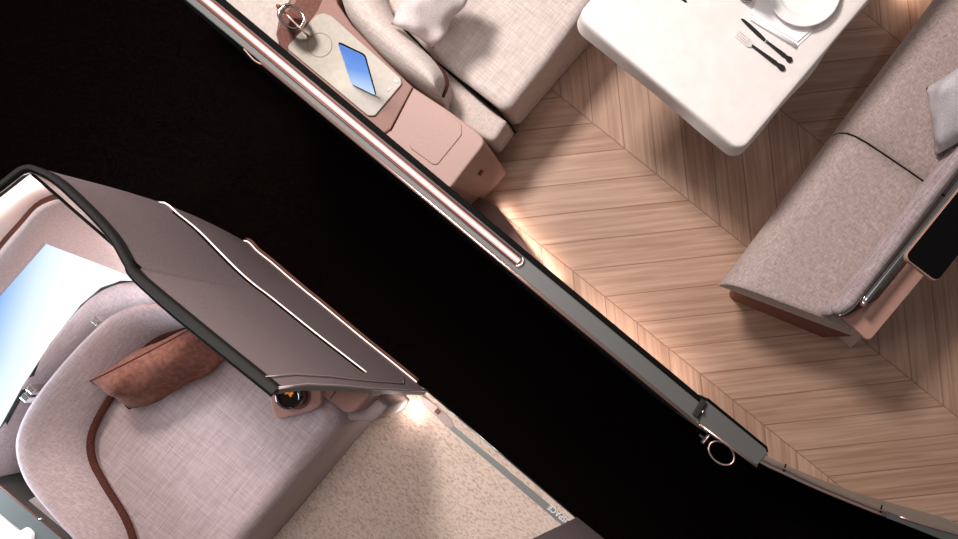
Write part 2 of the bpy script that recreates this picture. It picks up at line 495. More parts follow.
# ================================================================== LEFT SUITE: doorway sill
tr = empty('door_track', P(500, 462), 'flat grey door track with white lettering set in the beige carpet along the aisle', 'door track')
trk = [(441, 408), (452, 422), (455, 424)]
prism('track_rail', [(452, 424), (572, 522.5), (566, 527.5), (448.5, 427.5)], 0, 0, .012, M['trackgrey'], tr, r=.0, bev=.003)
prism('pale_end', [(420, 394), (427, 398), (438, 406), (450, 417), (455, 426), (450, 428.5), (436, 416), (424, 404)], 0, 0, .013, M['panelcloth'], tr, r=.01, bev=.003)
prism('stopper', [(434.5, 411.5), (437.5, 408), (441, 411), (438, 414.5)], .013, .012, .022, M['base'], tr, bev=.002)
tube('edge_trim', [P(449, 428, .008), P(566, 527.5, .008)], .0032, M['letter'], tr)
tube('carpet_trim', [P(424, 388.5, .005), P(588, 528, .005)], .0035, M['silver'], tr)
cu = bpy.data.curves.new('lettering', 'FONT'); cu.body = 'OSPACE'; cu.size = .052; cu.extrude = .0008; cu.offset = .0012; cu.align_x = 'LEFT'; cu.align_y = 'CENTER'
tmp = bpy.data.objects.new('tmp', cu); C.objects.link(tmp)
dg = bpy.context.evaluated_depsgraph_get(); me = bpy.data.meshes.new_from_object(tmp.evaluated_get(dg))
bpy.data.objects.remove(tmp)
a, b_ = P(570.5, 523.8, .0135), P(549, 506, .0135)
dx = (b_ - a).normalized(); dyv = Vector((0, 0, 1)).cross(dx)
wmax = max(v.co.x for v in me.vertices); sc = (b_ - a).length / wmax
for v in me.vertices: v.co = a + dx * v.co.x * sc + dyv * v.co.y * .7 + Vector((0, 0, v.co.z)) - WL[tr]
me.materials.clear(); me.materials.append(M['letter'])
lo = bpy.data.objects.new('lettering', me); C.objects.link(lo); lo.parent = tr; WL[lo] = WL[tr]; lo['label'] = 'white capital letters on the grey track'

# ================================================================== LEFT SUITE: armchair
ch = empty('armchair', P(160, 430), 'mauve linen armchair with a wide C-shaped back and a bed-long seat', 'armchair')
O = [(-38, 456), (-22, 443), (0, 422), (22, 388), (50, 345), (80, 306), (100, 289), (120, 281), (142, 281), (165, 291), (190, 315), (222, 350)]
Cin0 = [(-14, 480), (-6, 470), (4, 452), (16, 420), (32, 392), (62, 356), (96, 324), (118, 312), (140, 306), (162, 308), (186, 322), (212, 352)]
def wp(pts, z): return [P(x, y, z) for x, y in pts]
def setz(r, z): return [Vector((p.x, p.y, z)) for p in r]
o72 = crp(wp(O, .60), 8)
i60 = crp(wp(Cin0, .54), 8)
rows = [setz(o72, .0), setz(o72, .53), [a.lerp(b, .03) for a, b in zip(setz(o72, .58), setz(i60, .58))],
        [a.lerp(b, .12) for a, b in zip(setz(o72, .60), setz(i60, .60))], [a.lerp(b, .3) for a, b in zip(setz(o72, .60), setz(i60, .60))],
        [a.lerp(b, .7) for a, b in zip(setz(o72, .58), setz(i60, .58))], setz(i60, .55), setz(i60, 0.0)]
loft('shell', rows, M['linen_shell'], ch)
CO = [(112, 590), (75, 545), (40, 508), (18, 480), (9, 450), (13, 426), (28, 398), (60, 358), (98, 320), (118, 307), (140, 301), (165, 303), (190, 314), (216, 326)]
CI = [(140, 590), (133, 545), (123, 517), (104, 486), (91, 460), (90, 436), (100, 412), (114, 390), (128, 366), (142, 350), (158, 338), (176, 331), (194, 327), (217, 329)]
co = crp(wp(CO, .70), 8); ci = crp(wp(CI, .56), 8)
def mixr(t, z): return [Vector((a.x + (b.x - a.x) * t, a.y + (b.y - a.y) * t, z)) for a, b in zip(co, ci)]
rows = [mixr(0, .3), mixr(.0, .56), mixr(.02, .63), mixr(.06, .675), mixr(.12, .697), mixr(.2, .70), mixr(.34, .692), mixr(.5, .675), mixr(.7, .645), mixr(.87, .61), mixr(.97, .575), mixr(1, .54), mixr(1.0, .3)]
bcu = loft('back_cushion', rows, M['linen'], ch)
tube('piping', [p + Vector((0, 0, .005)) for p in setz(ci, .55)], .0145, M['brownpipe'], bcu, n=10)
seat = [(120, 600), (92, 525), (56, 452), (72, 395), (125, 332), (195, 305), (250, 322), (300, 372), (345, 417), (233, 551), (190, 600)]
prism('seat_cushion', seat, .52, .02, .52, M['linen'], ch, r=.085, bev=.05, seg=6, smooth=True)
prism('side_skirt', [(22, 503), (112, 577.5), (132, 558), (50, 489)], .46, .0, .46, M['linen_shell'], ch, bev=.006)
for x, y in ((98, 322), (33, 390), (27, 398)):
    p = P(x, y, .66); d = (P(60, 358, .66) - P(28, 398, .66)).normalized(); q = Vector((-d.y, d.x, 0))
    if q.dot(P(0, 300, .66) - p) < 0: q = -q
    v, f = prism_data([p + d * .012 - q * .012, p + d * .012 + q * .016, p - d * .012 + q * .016, p - d * .012 - q * .012], .60, .67, .004)
    mk('metal_clip', v, f, M['steel'], ch)

# brown cushion standing against the back
A, B, Cc, D = P(90, 381, .74), P(194, 327, .74), P(231, 356, .58), P(129, 409, .58)
bp_ = empty('throw_pillow', (sum(((A, B, Cc, D)), Vector()) / 4) * 1, 'russet brown pillow propped against the curved back of the mauve armchair', 'pillow')
pc_ = pillow('pillow_cover', A, B, Cc, D, .13, M['brownpillow'], bp_, pinch=.05, wr=.006, seed=3)
tube('seam', edge_curve(A, B, D, Cc, pinch=.05), .003, M['brownpipe'], pc_, n=6, closed=True)

# ------------------------------------------------------------------ side table, drink, low console by the doorway
stb = empty('side_table', P(297, 395, .0), 'small rose brown cup table under the glass of dark drink at the partition end', 'side table')
prism('tabletop', [(262, 362), (290, 338), (320, 362), (321, 406), (310, 412), (277, 420), (272, 410)], .62, .60, .62, M['brown'], stb, r=.03, bev=.006)
lathe('cup_recess', P(297, 395, .6205), [(0, 0), (.046, 0), (.05, .002), (.05, 0), (.052, -.002)], M['darkbrown'], stb)
prism('support', [(296, 340), (312, 352), (308, 361), (292, 350)], .60, .0, .60, M['base'], stb, bev=.004)
c = P(298, 395.5, .6225)
gl = empty('drinking_glass', c, 'dark round glass with an amber glint on the small rose brown table', 'glass')
lathe('cup', c, [(0, 0), (.034, 0), (.038, .004), (.041, .05), (.041, .085), (.037, .085), (.036, .05), (.034, .008), (0, .008)], M['darkglass'], gl)
dk_ = lathe('drink', c, [(0, .070), (.0365, .070)], M['drink'], gl)
for k, (dx_, dy_, r_) in enumerate(((.004, .012, .007), (.012, .018, .005), (-.004, .022, .006))):
    pass
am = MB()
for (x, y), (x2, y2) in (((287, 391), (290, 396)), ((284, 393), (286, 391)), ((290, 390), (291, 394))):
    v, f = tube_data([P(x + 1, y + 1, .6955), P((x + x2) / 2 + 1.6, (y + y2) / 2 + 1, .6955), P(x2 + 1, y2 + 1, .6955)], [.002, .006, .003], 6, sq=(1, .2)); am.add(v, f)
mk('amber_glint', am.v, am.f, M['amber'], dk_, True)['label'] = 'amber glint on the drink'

sc_ = empty('low_cabinet', P(372, 400), 'low rose brown cabinet with a pale body at the end of the mauve partition', 'cabinet')
prism('top_box', [(321, 378), (320, 394), (335, 405), (345, 413), (355, 412), (371, 394), (345, 374)], .56, .40, .56, M['brown'], sc_, r=[0, .02, .02, .03, .04, .0, 0], bev=.008)
tube('seam', [P(339, 387, .5605), P(330, 399, .5605)], .0018, M['brownpipe'], sc_, n=6)
prism('body', [(345, 384), (352, 412), (364, 417), (384, 418), (392, 412), (397, 403), (380, 390)], .24, .03, .40, M['panelcloth'], sc_, r=[0, .01, .02, .05, .06, 0, 0], bev=.02, smooth=True)
prism('plinth', [(372, 400), (392, 408), (402, 400), (388, 390)], .0, .0, .03, M['base'], sc_, bev=.004)

# ------------------------------------------------------------------ left end: counter, screen, sidewall
wf = empty('wall_end', P(200, 300), kind='structure')
top = [Vector((p.x, p.y, ZT)) for p in off(wallrow(ZT), .016)[49:]]
trim_px = [(78, 195), (62, 194.5), (50, 197), (35, 205), (20, 222), (0, 245), (-30, 285), (-70, 340)]
a = cr(top, 30); b_ = cr(wp(trim_px, .70), 30)
rows = []
for k in range(9):
    t = (k / 8) ** .93; e_ = k / 8
    rows.append([Vector((p.x + (q.x - p.x) * t, p.y + (q.y - p.y) * t, ZT + (.70 - ZT) * e_)) for p, q in zip(a, b_)])
loft('curved_lining', rows, M['cream'], wf, close=False)
tube('leather_edge', [p + Vector((0, 0, .016)) for p in b_], .019, M['brownedge'], wf)
ct_ = empty('counter', P(180, 300), 'mauve cloth counter with a brown curved edge behind the bright screen', 'counter')
prism('counter_top', [(64, 193), (50, 197), (35, 205), (20, 222), (0, 245), (-40, 300), (-46, 345), (0, 292), (43, 243), (137, 279), (138, 262), (126, 244)], .66, .645, .66, M['panelcloth'], ct_, bev=.006)
prism('counter_base', [(30, 218), (62, 203), (112, 243), (104, 250), (52, 226), (10, 250)], .645, 0, .645, M['base'], ct_, bev=0)

ds = empty('display_screen', P(60, 300, .575), 'large bright blue and white screen lying on the counter behind the armchair', 'screen')
q = [(40, 240), (143, 281), (120, 281), (101, 288), (81, 305), (50.5, 344), (22.5, 387), (0, 428), (-38, 470), (-90, 400), (0, 285)]
pts = [Vector((*P(x, y, .60).xy, 0)) for x, y in q]
v, f = prism_data(pts, .575, .60, .002); mk('screen_frame', v, f, M['silver'], ds)
ax = (P(20, 420, .83) - P(0, 290, .83)); ax = (P(100, 330, .83) - P(10, 300, .83))
ax.normalize()
base_ = WL[ds]
lo_ = (P(-8, 310, .6) - base_).dot(ax); hi_ = (P(66, 300, .6) - base_).dot(ax)
smat = screenmat('screen picture', (128, 176, 236), (218, 235, 253), (252, 253, 255), tuple(ax), lo_, hi_, 1.15)
v, f = prism_data(inset(pts, .0015), .599, .6012, 0); mk('screen_picture', v, f, smat, ds)

sw = empty('wall_window', P(-20, 560), kind='structure')
prism('sill_strip', [(-60, 437), (90, 561), (90, 590), (-60, 463)], .50, .0, .50, M['sillgrey'], sw, bev=.006)
tube('sill_bead', [P(-60, 436, .5), P(90, 560, .5)], .004, M['brownedge'], sw)
prism('sidewall', [(-60, 465), (90, 592), (60, 700), (-120, 640), (-160, 520)], .49, .0, .49, M['white'], sw, bev=.01)
prism('window_catch', [(10, 545), (18, 531), (26, 526), (34, 533), (30, 560), (14, 565)], .51, .45, .51, M['white'], sw, r=.02, bev=.02, seg=5, smooth=True)
tube('sill_button', [P(40, 518.5, .5), P(41, 519.5, .505)], .006, M['chrome'], sw)

# ================================================================== RIGHT SUITE: aisle wall
ZR = 1.27
def L0(t): return P(186 + t * (700 - 186), t * 427, ZR)
def line(p, q, ext0=0, ext1=0, z=ZR):
    a, b = P(*p, z), P(*q, z); d = b - a; return a - d * ext0, b + d * ext1
o0, o1 = line((186, 0), (700, 427), .15)
k0, k1 = line((215, 0), (699, 402), .15)
i0, i1 = line((226, 0), (704, 399), .15)
wr_ = empty('wall_right', P(590, 340), kind='structure')
def quad(name, a, b, c, d, z0, z1, m, par, bev=.003):
    v, f = prism_data([Vector((p.x, p.y, 0)) for p in (a, b, c, d)], z0, z1, bev); return mk(name, v, f, m, par)
quad('panel', o0, o1, i1, i0, 0, ZR - .03, M['black'], wr_, 0)
quad('cap', o0, o1, k1, k0, ZR - .03, ZR, M['grey'], wr_)
quad('inner_seal', k0, k1, i1, i0, ZR - .03, ZR - .004, M['black'], wr_)
tube('edge_trim', [P(262, 63, ZR), P(700, 427, ZR)], .0048, M['rosegold'], wr_)
tube('edge_tab', cr([P(244, 49, ZR), P(254, 60, ZR), P(263, 65, ZR)], 8), .002, M['bronze'], wr_)
# recessed strip lamp in the cap
ls0, ls1 = P(130, -63, ZR + .004), P(519, 261.5, ZR + .004)
tube('light_strip', [ls0 - (ls1 - ls0) * .05, ls1], .0080, M['led'], wr_, sq=(1, .35))
tube('light_core', [ls0 - (ls1 - ls0) * .05 + Vector((0, 0, .0025)), ls1 + Vector((0, 0, .0025))], .003, M['led_core'], wr_, sq=(1, .4))
dv = (ls1 - ls0).normalized(); sd = Vector((-dv.y, dv.x, 0))
for s_, m_ in ((1, 'redlip'), (-1, 'redlip')):
    tube('lamp_lip', [ls0 + sd * s_ * .0112, ls1 + sd * s_ * .0112], .0026, M[m_], wr_, n=8)
tube('lamp_end', cr([ls1 + sd * .0125, ls1 + dv * .006 + sd * .010, ls1 + dv * .010, ls1 + dv * .006 - sd * .010, ls1 - sd * .0125], 14), .0032, M['rosegold'], wr_)

dp = empty('trim_1', P(720, 430, 0), kind='structure')
prism('door_post', [(698, 410), (707, 401), (766, 449), (768, 454), (757, 466), (700, 424)], ZR, 0, ZR, M['grey'], dp, r=.004, bev=.003)
prism('post_seal', [(707, 401), (709, 398.5), (768, 447), (769, 453), (766, 451)], ZR, .0, ZR - .003, M['black'], dp, bev=.002)
tube('post_trim', [P(700, 424.5, ZR), P(757, 466.5, ZR)], .003, M['rosegold'], dp)
prism('catch_plate', [(692, 414), (701.5, 398.5), (706, 402), (697, 418)], ZR, ZR - .02, ZR + .012, M['darkgrey'], dp, bev=.003)
tube('catch_pin', [P(702, 411, ZR + .001), P(703, 412, ZR + .012)], .004, M['chrome'], dp)

hk = empty('ring_pull', P(715, 450, ZR), 'thin oval metal ring on a small cross bar fixed to the grey door post', 'ring pull')
cen = P(721.5, 453, ZR - .02)
rg = []
ang = math.radians(-40)
for k in range(40):
    a = 2 * math.pi * k / 40
    x, y = 14.5 * math.cos(a), 9.8 * math.sin(a)
    rg.append(P(721.5 + x * math.cos(-ang) - y * math.sin(-ang), 453 + x * math.sin(-ang) + y * math.cos(-ang), ZR - .02))
tube('ring', rg, .0022, M['rosegold'], hk, closed=True)
tube('cross_bar', [P(702, 443, ZR - .02), P(711, 432, ZR - .02)], .005, M['darkgrey'], hk)
tube('bar_edge', [P(703, 443.5, ZR - .014), P(711.5, 432.5, ZR - .014)], .0022, M['rosegold'], hk)
tube('stem', [P(699.5, 434.5, ZR - .024), P(712, 445, ZR - .024)], .0035, M['darkgrey'], hk)

wt = empty('wall_right_end', P(800, 460), kind='structure')
up = cr([P(x, y, ZR) for x, y in [(767, 453), (785, 462), (820, 478), (878, 502.5), (915, 516), (958, 530), (1010, 546)]], 30)
lo2 = cr([P(x, y, ZR) for x, y in [(760, 462), (780, 472), (820, 490), (878, 514), (912, 527), (946, 540), (1000, 560)]], 30)
dn = lambda r, z: [Vector((p.x, p.y, z)) for p in r]
ZE = .45
up = cr([Vector((*P(765, 454, ZR).xy, ZE))] + [P(x, y, ZE) for x, y in [(763, 458), (785, 467.5), (820, 484.5), (878, 508), (915, 521), (958, 533), (1010, 548)]], 30)
lo2 = cr([Vector((*P(758, 464, ZR).xy, ZE))] + [P(x, y, ZE) for x, y in [(760, 463), (780, 473), (820, 491), (878, 514.5), (912, 527.5), (946, 541), (1000, 561)]], 30)
loft('panel', [dn(up, 0), dn(up, ZE - .004), dn(lo2, ZE - .004), dn(lo2, 0)], M['trackgrey'], wt, smooth=False)
loft('cap', [dn(up, ZE - .004), dn(up, ZE), dn(lo2, ZE), dn(lo2, ZE - .004)], M['grey'], wt, smooth=False)
mid = [a.lerp(b, .8) for a, b in zip(up, lo2)]
tube('chrome_trim', [p + Vector((0, 0, .003)) for p in mid[:19]], .005, M['rosegold'], wt)
tube('chrome_trim', [a.lerp(b, .15) + Vector((0, 0, .003)) for a, b in zip(up[:19], lo2[:19])], .003, M['rosegold'], wt)
tube('chrome_trim', [a.lerp(b, .1) + Vector((0, 0, .003)) for a, b in zip(up[19:], lo2[19:])], .004, M['rosegold'], wt)
for x, y, x2, y2 in ((783, 473, 786, 464), (880, 514, 882, 505)):
    tube('joint', [P(x, y, ZE + .002), P(x2, y2, ZE + .002)], .003, M['black'], wt, n=6)

# plinth curving out at the foot of the wall
pl = empty('trim_2', P(520, 250), kind='structure')
prism('plinth', [(430, 165), (470, 192), (484, 199), (497, 207), (515, 230), (531, 254), (558, 284), (552, 292), (440, 205)], .1, .04, .1, M['brown'], pl, r=.02, bev=.006)
prism('plinth_foot', [(436, 175), (470, 200), (484, 207), (493, 213), (510, 234), (525, 257), (546, 282), (548, 292), (440, 205)], .1, .0, .04, M['base'], pl, bev=0)

# ================================================================== RIGHT SUITE: side console
cs = empty('side_console', P(420, 160), 'rose leather side console along the aisle wall with a beige tray top', 'console')
prism('console_top', [(140, -60), (330, -60), (337, 3), (352, 25), (385, 60), (413, 87), (391, 129), (378, 137), (330, 98)], .55, .0, .55, M['brown'], cs, r=[0, 0, .05, .02, .02, 0, 0, 0, 0], bev=.006)
topq = [(413, 87), (445, 108), (474, 129), (486, 141), (478, 152), (452, 186), (443, 192), (378, 138), (391, 130)]
botq = [(440, 138), (466, 149), (490, 160), (508, 171), (503, 178), (484, 199), (476, 207), (425, 180), (434, 172)]
prism('cabinet', topq, .55, 0, .55, M['rosetop'], cs, r=[0, 0, .03, .06, .03, 0, 0, 0, 0], bev=.008, bottom=botq)
tube('seam', [P(412.5, 88, .5505), P(390.5, 130, .5505)], .002, M['brownpipe'], cs, n=6)
prism('lid_panel', [(407, 146), (437, 114), (447, 113), (462, 124), (462, 135), (436, 167)], .55, .549, .5545, M['rosetop'], cs, r=.02, bev=.004, seg=4)
prism('stone_shelf', [(140, -60), (300, -60), (291, 0), (280, 20), (277, 35), (282, 55), (262, 42)], .55, .55, .556, M['stone'], cs, r=.02, bev=.003)
prism('round_recess', [(300, -30), (330, -20), (318, 10), (287, 52), (296, 66), (283, 58), (277, 36), (283, 16), (296, 2)], .55, .5505, .552, M['darkbrown'], cs, r=.02, bev=.001)
tray_ = prism('tray', [(286, 48), (316, 15), (324, 13), (332, 16), (401, 78), (402, 84), (375, 116), (368, 116)], .556, .551, .558, M['tray'], cs, r=.016, bev=.003)
rg = [P(320 + 12 * math.cos(2 * math.pi * k / 40), 45 + 12 * math.sin(2 * math.pi * k / 40), .5585) for k in range(40)]
tube('charging_circle', rg, .0012, M['line'], tray_, n=6, closed=True)
for x, y, x2, y2, r_ in ((387.5, 91, 390.5, 88, .004), (394, 79.5, 398.5, 82.8, .0045)):
    tube('button_mark', [P(x, y, .5585), P(x2, y2, .5585)], r_, M['letter'], tray_, n=8, sq=(1, .25))
ta, tb = P(486, 141, .55), P(452, 186, .55); ba, bb = P(508, 171), P(484, 199)
def face(s, z):
    t = z / .55; return ba.lerp(bb, s).lerp(ta.lerp(tb, s), t)
kp = face(.50, .36)
kn = (face(1, .3) - face(0, .3)).cross(face(.5, .55) - face(.5, 0)).normalized()
if kn.x < 0: kn = -kn
v, f = tube_data([kp - kn * .004, kp + kn * .012, kp + kn * .015], [.012, .012, .008], 8); mk('latch_button', v, f, M['copper'], cs)

# chrome ring lamp
rl = empty('ring_lamp', P(305, 36, .558), 'chrome oval ring lamp on a thin rod at the head of the beige tray', 'lamp')
def oval(cx, cy, a_, b_, z, rot, n=48):
    out = []
    for k in range(n):
        t = 2 * math.pi * k / n
        x = a_ * abs(math.cos(t)) ** .8 * (1 if math.cos(t) > 0 else -1); y = b_ * abs(math.sin(t)) ** .8 * (1 if math.sin(t) > 0 else -1)
        out.append(P(cx + x * math.cos(rot) - y * math.sin(rot), cy + x * math.sin(rot) + y * math.cos(rot), z))
    return out
a = oval(291, 16.5, 14.5, 11, .66, math.radians(38)); b_ = oval(293.5, 18.5, 13.5, 10, .60, math.radians(38))
a2 = oval(291, 16.5, 12.2, 8.8, .66, math.radians(38)); b2 = oval(293.5, 18.5, 12, 8.5, .60, math.radians(38))
nv = len(a); rows = [a, b_, b2, a2]
f = []
for i in range(4):
    for k in range(nv):
        f.append((i * nv + k, i * nv + (k + 1) % nv, ((i + 1) % 4) * nv + (k + 1) % nv, ((i + 1) % 4) * nv + k))
mk('ring', a + b_ + b2 + a2, f, M['chrome'], rl, True)
tube('rod', [P(277, 5, .64), P(300, 28, .62), P(309, 37, .566)], .0035, M['rosegold'], rl)
lathe('rod_foot', P(309, 37, .558), [(0, .008), (.006, .008), (.006, 0)], M['rosegold'], rl, n=16)
v, f = tube_data([P(277, 5, .64), P(279, 7, .64)], [.005, .009], 8); mk('rod_tip', v, f, M['copper'], rl, True)
# phone leaning upright
ph = empty('phone', P(363, 90, .558), 'phone with a glowing blue screen propped upright on the beige tray', 'phone')
bl, br = P(351, 84, .565), P(376, 96, .565)
e1 = (br - bl).normalized(); wd = (br - bl).length
tl = P(334.5, 41, .775); up_ = tl - bl; up_ = up_ - e1 * up_.dot(e1); up_u = up_.normalized(); hgt = up_.length
nr = e1.cross(up_u).normalized()
if nr.z < 0: nr = -nr
def pslab(u0, u1, v0, v1, d0, d1, r):
    pts = rpoly([Vector((u0, v0, 0)), Vector((u1, v0, 0)), Vector((u1, v1, 0)), Vector((u0, v1, 0))], r)
    v, f = prism_data(pts, d0, d1, min(.002, (d1 - d0) * .4))
    return [bl + e1 * p.x + up_u * p.y + nr * p.z for p in v], f
v, f = pslab(0, wd, 0, hgt, -.005, 0, .012); pb_ = mk('phone_body', v, f, M['black'], ph)
ax = up_u * .8 + e1 * -.3; ax.normalize(); o_ = WL[ph]
lo_ = (br - o_).dot(ax); hi_ = (tl - o_).dot(ax)
pm = screenmat('phone picture', (206, 232, 255), (120, 164, 240), (92, 136, 228), tuple(ax), lo_, hi_, 1.0)
v, f = pslab(.002, wd - .002, .003, hgt - .003, -.0005, .0006, .01); mk('phone_screen', v, f, pm, pb_)['label'] = 'glowing blue phone screen'
# wedge behind it that holds it up
bk = -nr
a = bl + e1 * wd * .2 + up_u * .012 + bk * .010; b_ = bl + e1 * wd * .5 + up_u * .012 + bk * .010
c1 = a + up_u * .045; c2 = b_ + up_u * .045
d1 = Vector((c1.x, c1.y, .558)) + Vector((bk.x, bk.y, 0)).normalized() * .015; d2 = Vector((c2.x, c2.y, .558)) + Vector((bk.x, bk.y, 0)).normalized() * .03
a.z = b_.z = .56
mk('prop_stand', [a, b_, c2, c1, d1, d2], [(0, 1, 2, 3), (3, 2, 5, 4), (0, 4, 5, 1), (0, 3, 4), (1, 5, 2)], M['tray'], ph)

# ================================================================== RIGHT SUITE: sofa by the console
s1_ = empty('sofa', P(520, 60), 'sand linen sofa with a rounded arm beside the rose leather console', 'sofa')
prism('seat_cushion', [(506, 113), (548, 60), (597, -8), (680, -115), (480, -230), (362, -20), (433, 57)], .40, .02, .40, M['sofa'], s1_, r=[.05, 0, 0, 0, 0, 0, 0], bev=.035, seg=6, smooth=True,
      bottom=[(516, 131), (556, 84), (597, 38), (680, -62), (500, -200), (384, 16), (456, 76)])
prism('side_panel', [(494, 143), (508, 121), (483, 102), (405, 30), (394, 46), (428, 103), (457, 124)], .36, 0, .36, M['side'], s1_, r=[.03, .02, 0, 0, 0, 0, 0], bev=.02, smooth=True,
      bottom=[(499, 156), (515, 133), (495, 112), (427, 49), (416, 62), (442, 109), (469, 133)])
tube('seam', cr([P(405, 30, .372), P(433, 57.5, .372), P(483, 101.5, .372), P(500, 115, .365), P(508, 122, .32), P(513, 129, .12), P(515.5, 132.5, .02)], 50), .0045, M['black'], s1_)
ao = crp(wp([(338, -60), (339, -12), (346, 14), (363, 36), (382, 56), (402, 73), (424, 88), (440, 97)], .55), 6)
ai = crp(wp([(372, -80), (376, -30), (388, 6), (402, 27), (420, 45), (437, 63), (446, 80), (442, 97)], .50), 6)
def mr(t, z): return [Vector((p.x + (q.x - p.x) * t, p.y + (q.y - p.y) * t, z)) for p, q in zip(ao, ai)]
arm_ = loft('armrest', [mr(0, .36), mr(0, .52), mr(.06, .57), mr(.2, .615), mr(.4, .63), mr(.62, .615), mr(.82, .575), mr(.95, .52), mr(1, .46), mr(1, .36)], M['sofa'], s1_)
tube('arm_piping', cr([P(430, 57, .5), P(443, 72, .5), P(447.5, 84, .5), P(443, 97, .5)], 20), .006, M['brownpipe'], arm_)
# the roll at the top of the arm
loft('back_roll', [[Vector(p) for p in r] for r in zip(*[[P(x + 9 * math.cos(t), y + 7 * math.sin(t) , .66 + .0 * k) for t in [2 * math.pi * j / 14 for j in range(14)]] for k, (x, y) in enumerate([(300, -30), (325, -8), (335, 0), (338, 3)])])], M['sofa'], s1_, close=True, cap=False) if False else None
A, B, Cc, D = P(391, 24, .62), P(433, 49, .50), P(478, -20, .60), P(428, -60, .72)
lp = empty('throw_pillow', P(430, 5, .45), 'pale grey wool pillow leaning in the corner of the sand sofa', 'pillow')
pillow('pillow_cover', A, B, Cc, D, .16, M['palepillow'], lp, pinch=.06, wr=.014, seed=8)

# ================================================================== RIGHT SUITE: table
ZTB = .74
tc = [(578, 14), (741, 151), (868, 1), (946, -92), (786, -226), (640, -56)]
tc = [(576, 16), (741, 152), (946, -92), (781, -228)]
tbl = empty('dining_table', P(700, 60), 'rectangular dining table covered by a white cloth between the two sofas', 'table')
cx = sum(p[0] for p in tc) / 4; cy = sum(p[1] for p in tc) / 4
shr = [(cx + (x - cx) * .97, cy + (y - cy) * .97) for x, y in tc]
prism('tabletop', shr, ZTB, ZTB - .035, ZTB - .004, M['base'], tbl, r=.03, bev=.004)
prism('pedestal', [(cx - 18, cy), (cx, cy + 18), (cx + 18, cy), (cx, cy - 18)], ZTB, .02, ZTB - .035, M['base'], tbl, bev=0)
prism('foot', [(cx - 60, cy), (cx, cy + 60), (cx + 60, cy), (cx, cy - 60)], ZTB, 0, .02, M['base'], tbl, r=.03, bev=.004)
top = [Vector((*P(x, y, ZTB).xy, 0)) for x, y in tc]
# dense outline for the wavy hem
ol = rpoly(top, .042, 8); dense = []
for i in range(len(ol)):
    a, b_ = ol[i], ol[(i + 1) % len(ol)]; n_ = max(1, int((b_ - a).length / .012))
    for k in range(n_): dense.append(a.lerp(b_, k / n_))
N_ = len(dense); rings = []
per = [0]
for i in range(1, N_): per.append(per[-1] + (dense[i] - dense[i - 1]).length)
def wave(s): return math.sin(s * 13) * .5 + math.sin(s * 23 + 1) * .3 + math.sin(s * 7 + 2) * .4
for d, z, w in ((.022, ZTB, 0), (.008, ZTB, 0), (.004, ZTB - .002, 0), (0, ZTB - .007, 0), (-.002, ZTB - .025, .2), (-.004, ZTB - .055, .5), (-.006, ZTB - .085, 1)):
    r = inset(dense, d); rr = []
    for i, p in enumerate(r):
        s = per[i]; nrm = (dense[i] - inset(dense, .01)[i]).normalized() if False else None
        rr.append(Vector((p.x, p.y, z)))
    rings.append(rr)
nor = [(a - b_).normalized() for a, b_ in zip(dense, inset(dense, .01))]
ws = (0, 0, 0, 0, .2, .55, 1)
for k, rr in enumerate(rings):
    for i in range(N_):
        w = wave(per[i]) * ws[k]
        rr[i] += nor[i] * w * .010 + Vector((0, 0, w * .022))
v = [p for r in rings for p in r]
f = []
for k in range(len(rings) - 1):
    for i in range(N_):
        j = (i + 1) % N_; f.append((k * N_ + i, k * N_ + j, (k + 1) * N_ + j, (k + 1) * N_ + i))
f.append(tuple(range(N_)))
clo = mk('tablecloth', v, f, M['cloth'])
for p in clo.data.polygons: p.use_smooth = len(p.vertices) == 4
tag(clo, 'white tablecloth with a short wavy hem draped over the dining table', 'tablecloth')
Z = ZTB + .0005
# napkin
nk = empty('napkin', P(780, 20, Z), 'folded white napkin lying partly under the white plate', 'napkin')
prism('lower_fold', [(752, 22), (795, 49), (813, 32), (790, -30), (760, -30)], Z, Z, Z + .003, M['napkin'], nk, bev=.001)
prism('upper_fold', [(751, 15), (797, 43), (810, 31.5), (800, -30), (765, -30)], Z, Z + .003, Z + .008, M['napkin'], nk, bev=.002)
tube('rolled_edge', [P(751, 18, Z + .008), P(772, 31, Z + .008), P(796, 46, Z + .008)], .006, M['napkin'], nk, sq=(1, .8))
# plate
cpt = P(802, -7, Z + .008)
pt = lathe('plate', cpt, [(0, .004), (.06, .004), (.072, .005), (.078, .010), (.082, .0155), (.088, .0165), (.115, .0205), (.121, .0225), (.122, .021), (.115, .016), (.085, .010), (.074, 0), (.06, 0), (0, 0)], M['china'], n=72)
tag(pt, 'white round dinner plate with a wide rim on the folded napkin', 'plate')
# cutlery
def outline(p, q, prof):
    """flat outline about the line p-q: (t along, half width in metres)"""
    p, q = Vector(p), Vector(q); d = (q - p); s = Vector((-d.y, d.x, 0)).normalized()
    l = [p + d * t + s * w[0] for t, *w in prof]; r = [p + d * t + s * (w[1] if len(w) > 1 else -w[0]) for t, *w in prof]
    return l + r[::-1]
def strip(name, p, q, prof, h, m, par, z0=Z + .001):
    v, f = prism_data([Vector((a.x, a.y, 0)) for a in outline(p, q, prof)], z0, z0 + h, .0008, 2); return mk(name, v, f, m, par)
HAND = [(0, .0035), (.2, .0042), (.45, .0055), (.68, .0068), (.78, .0055), (.86, .0085), (.93, .0095), (.98, .006), (1, .001)]
def knife(tip, col, end, label):
    o = empty('knife', P(*col, Z), label, 'knife', None)
    strip('blade', P(*tip, Z), P(*col, Z), [(0, .001, -.001), (.06, .0055, -.003), (.3, .008, -.005), (.7, .008, -.006), (.92, .006, -.005), (1, .004, -.004)], .002, M['cutlery'], o)
    lathe('collar', P(*col, Z + .001), [(0, .008), (.005, .006), (.0055, 0)], M['steel'], o, n=14)
    strip('handle', P(*col, Z), P(*end, Z), HAND, .006, M['cutlery'], o)
    return o
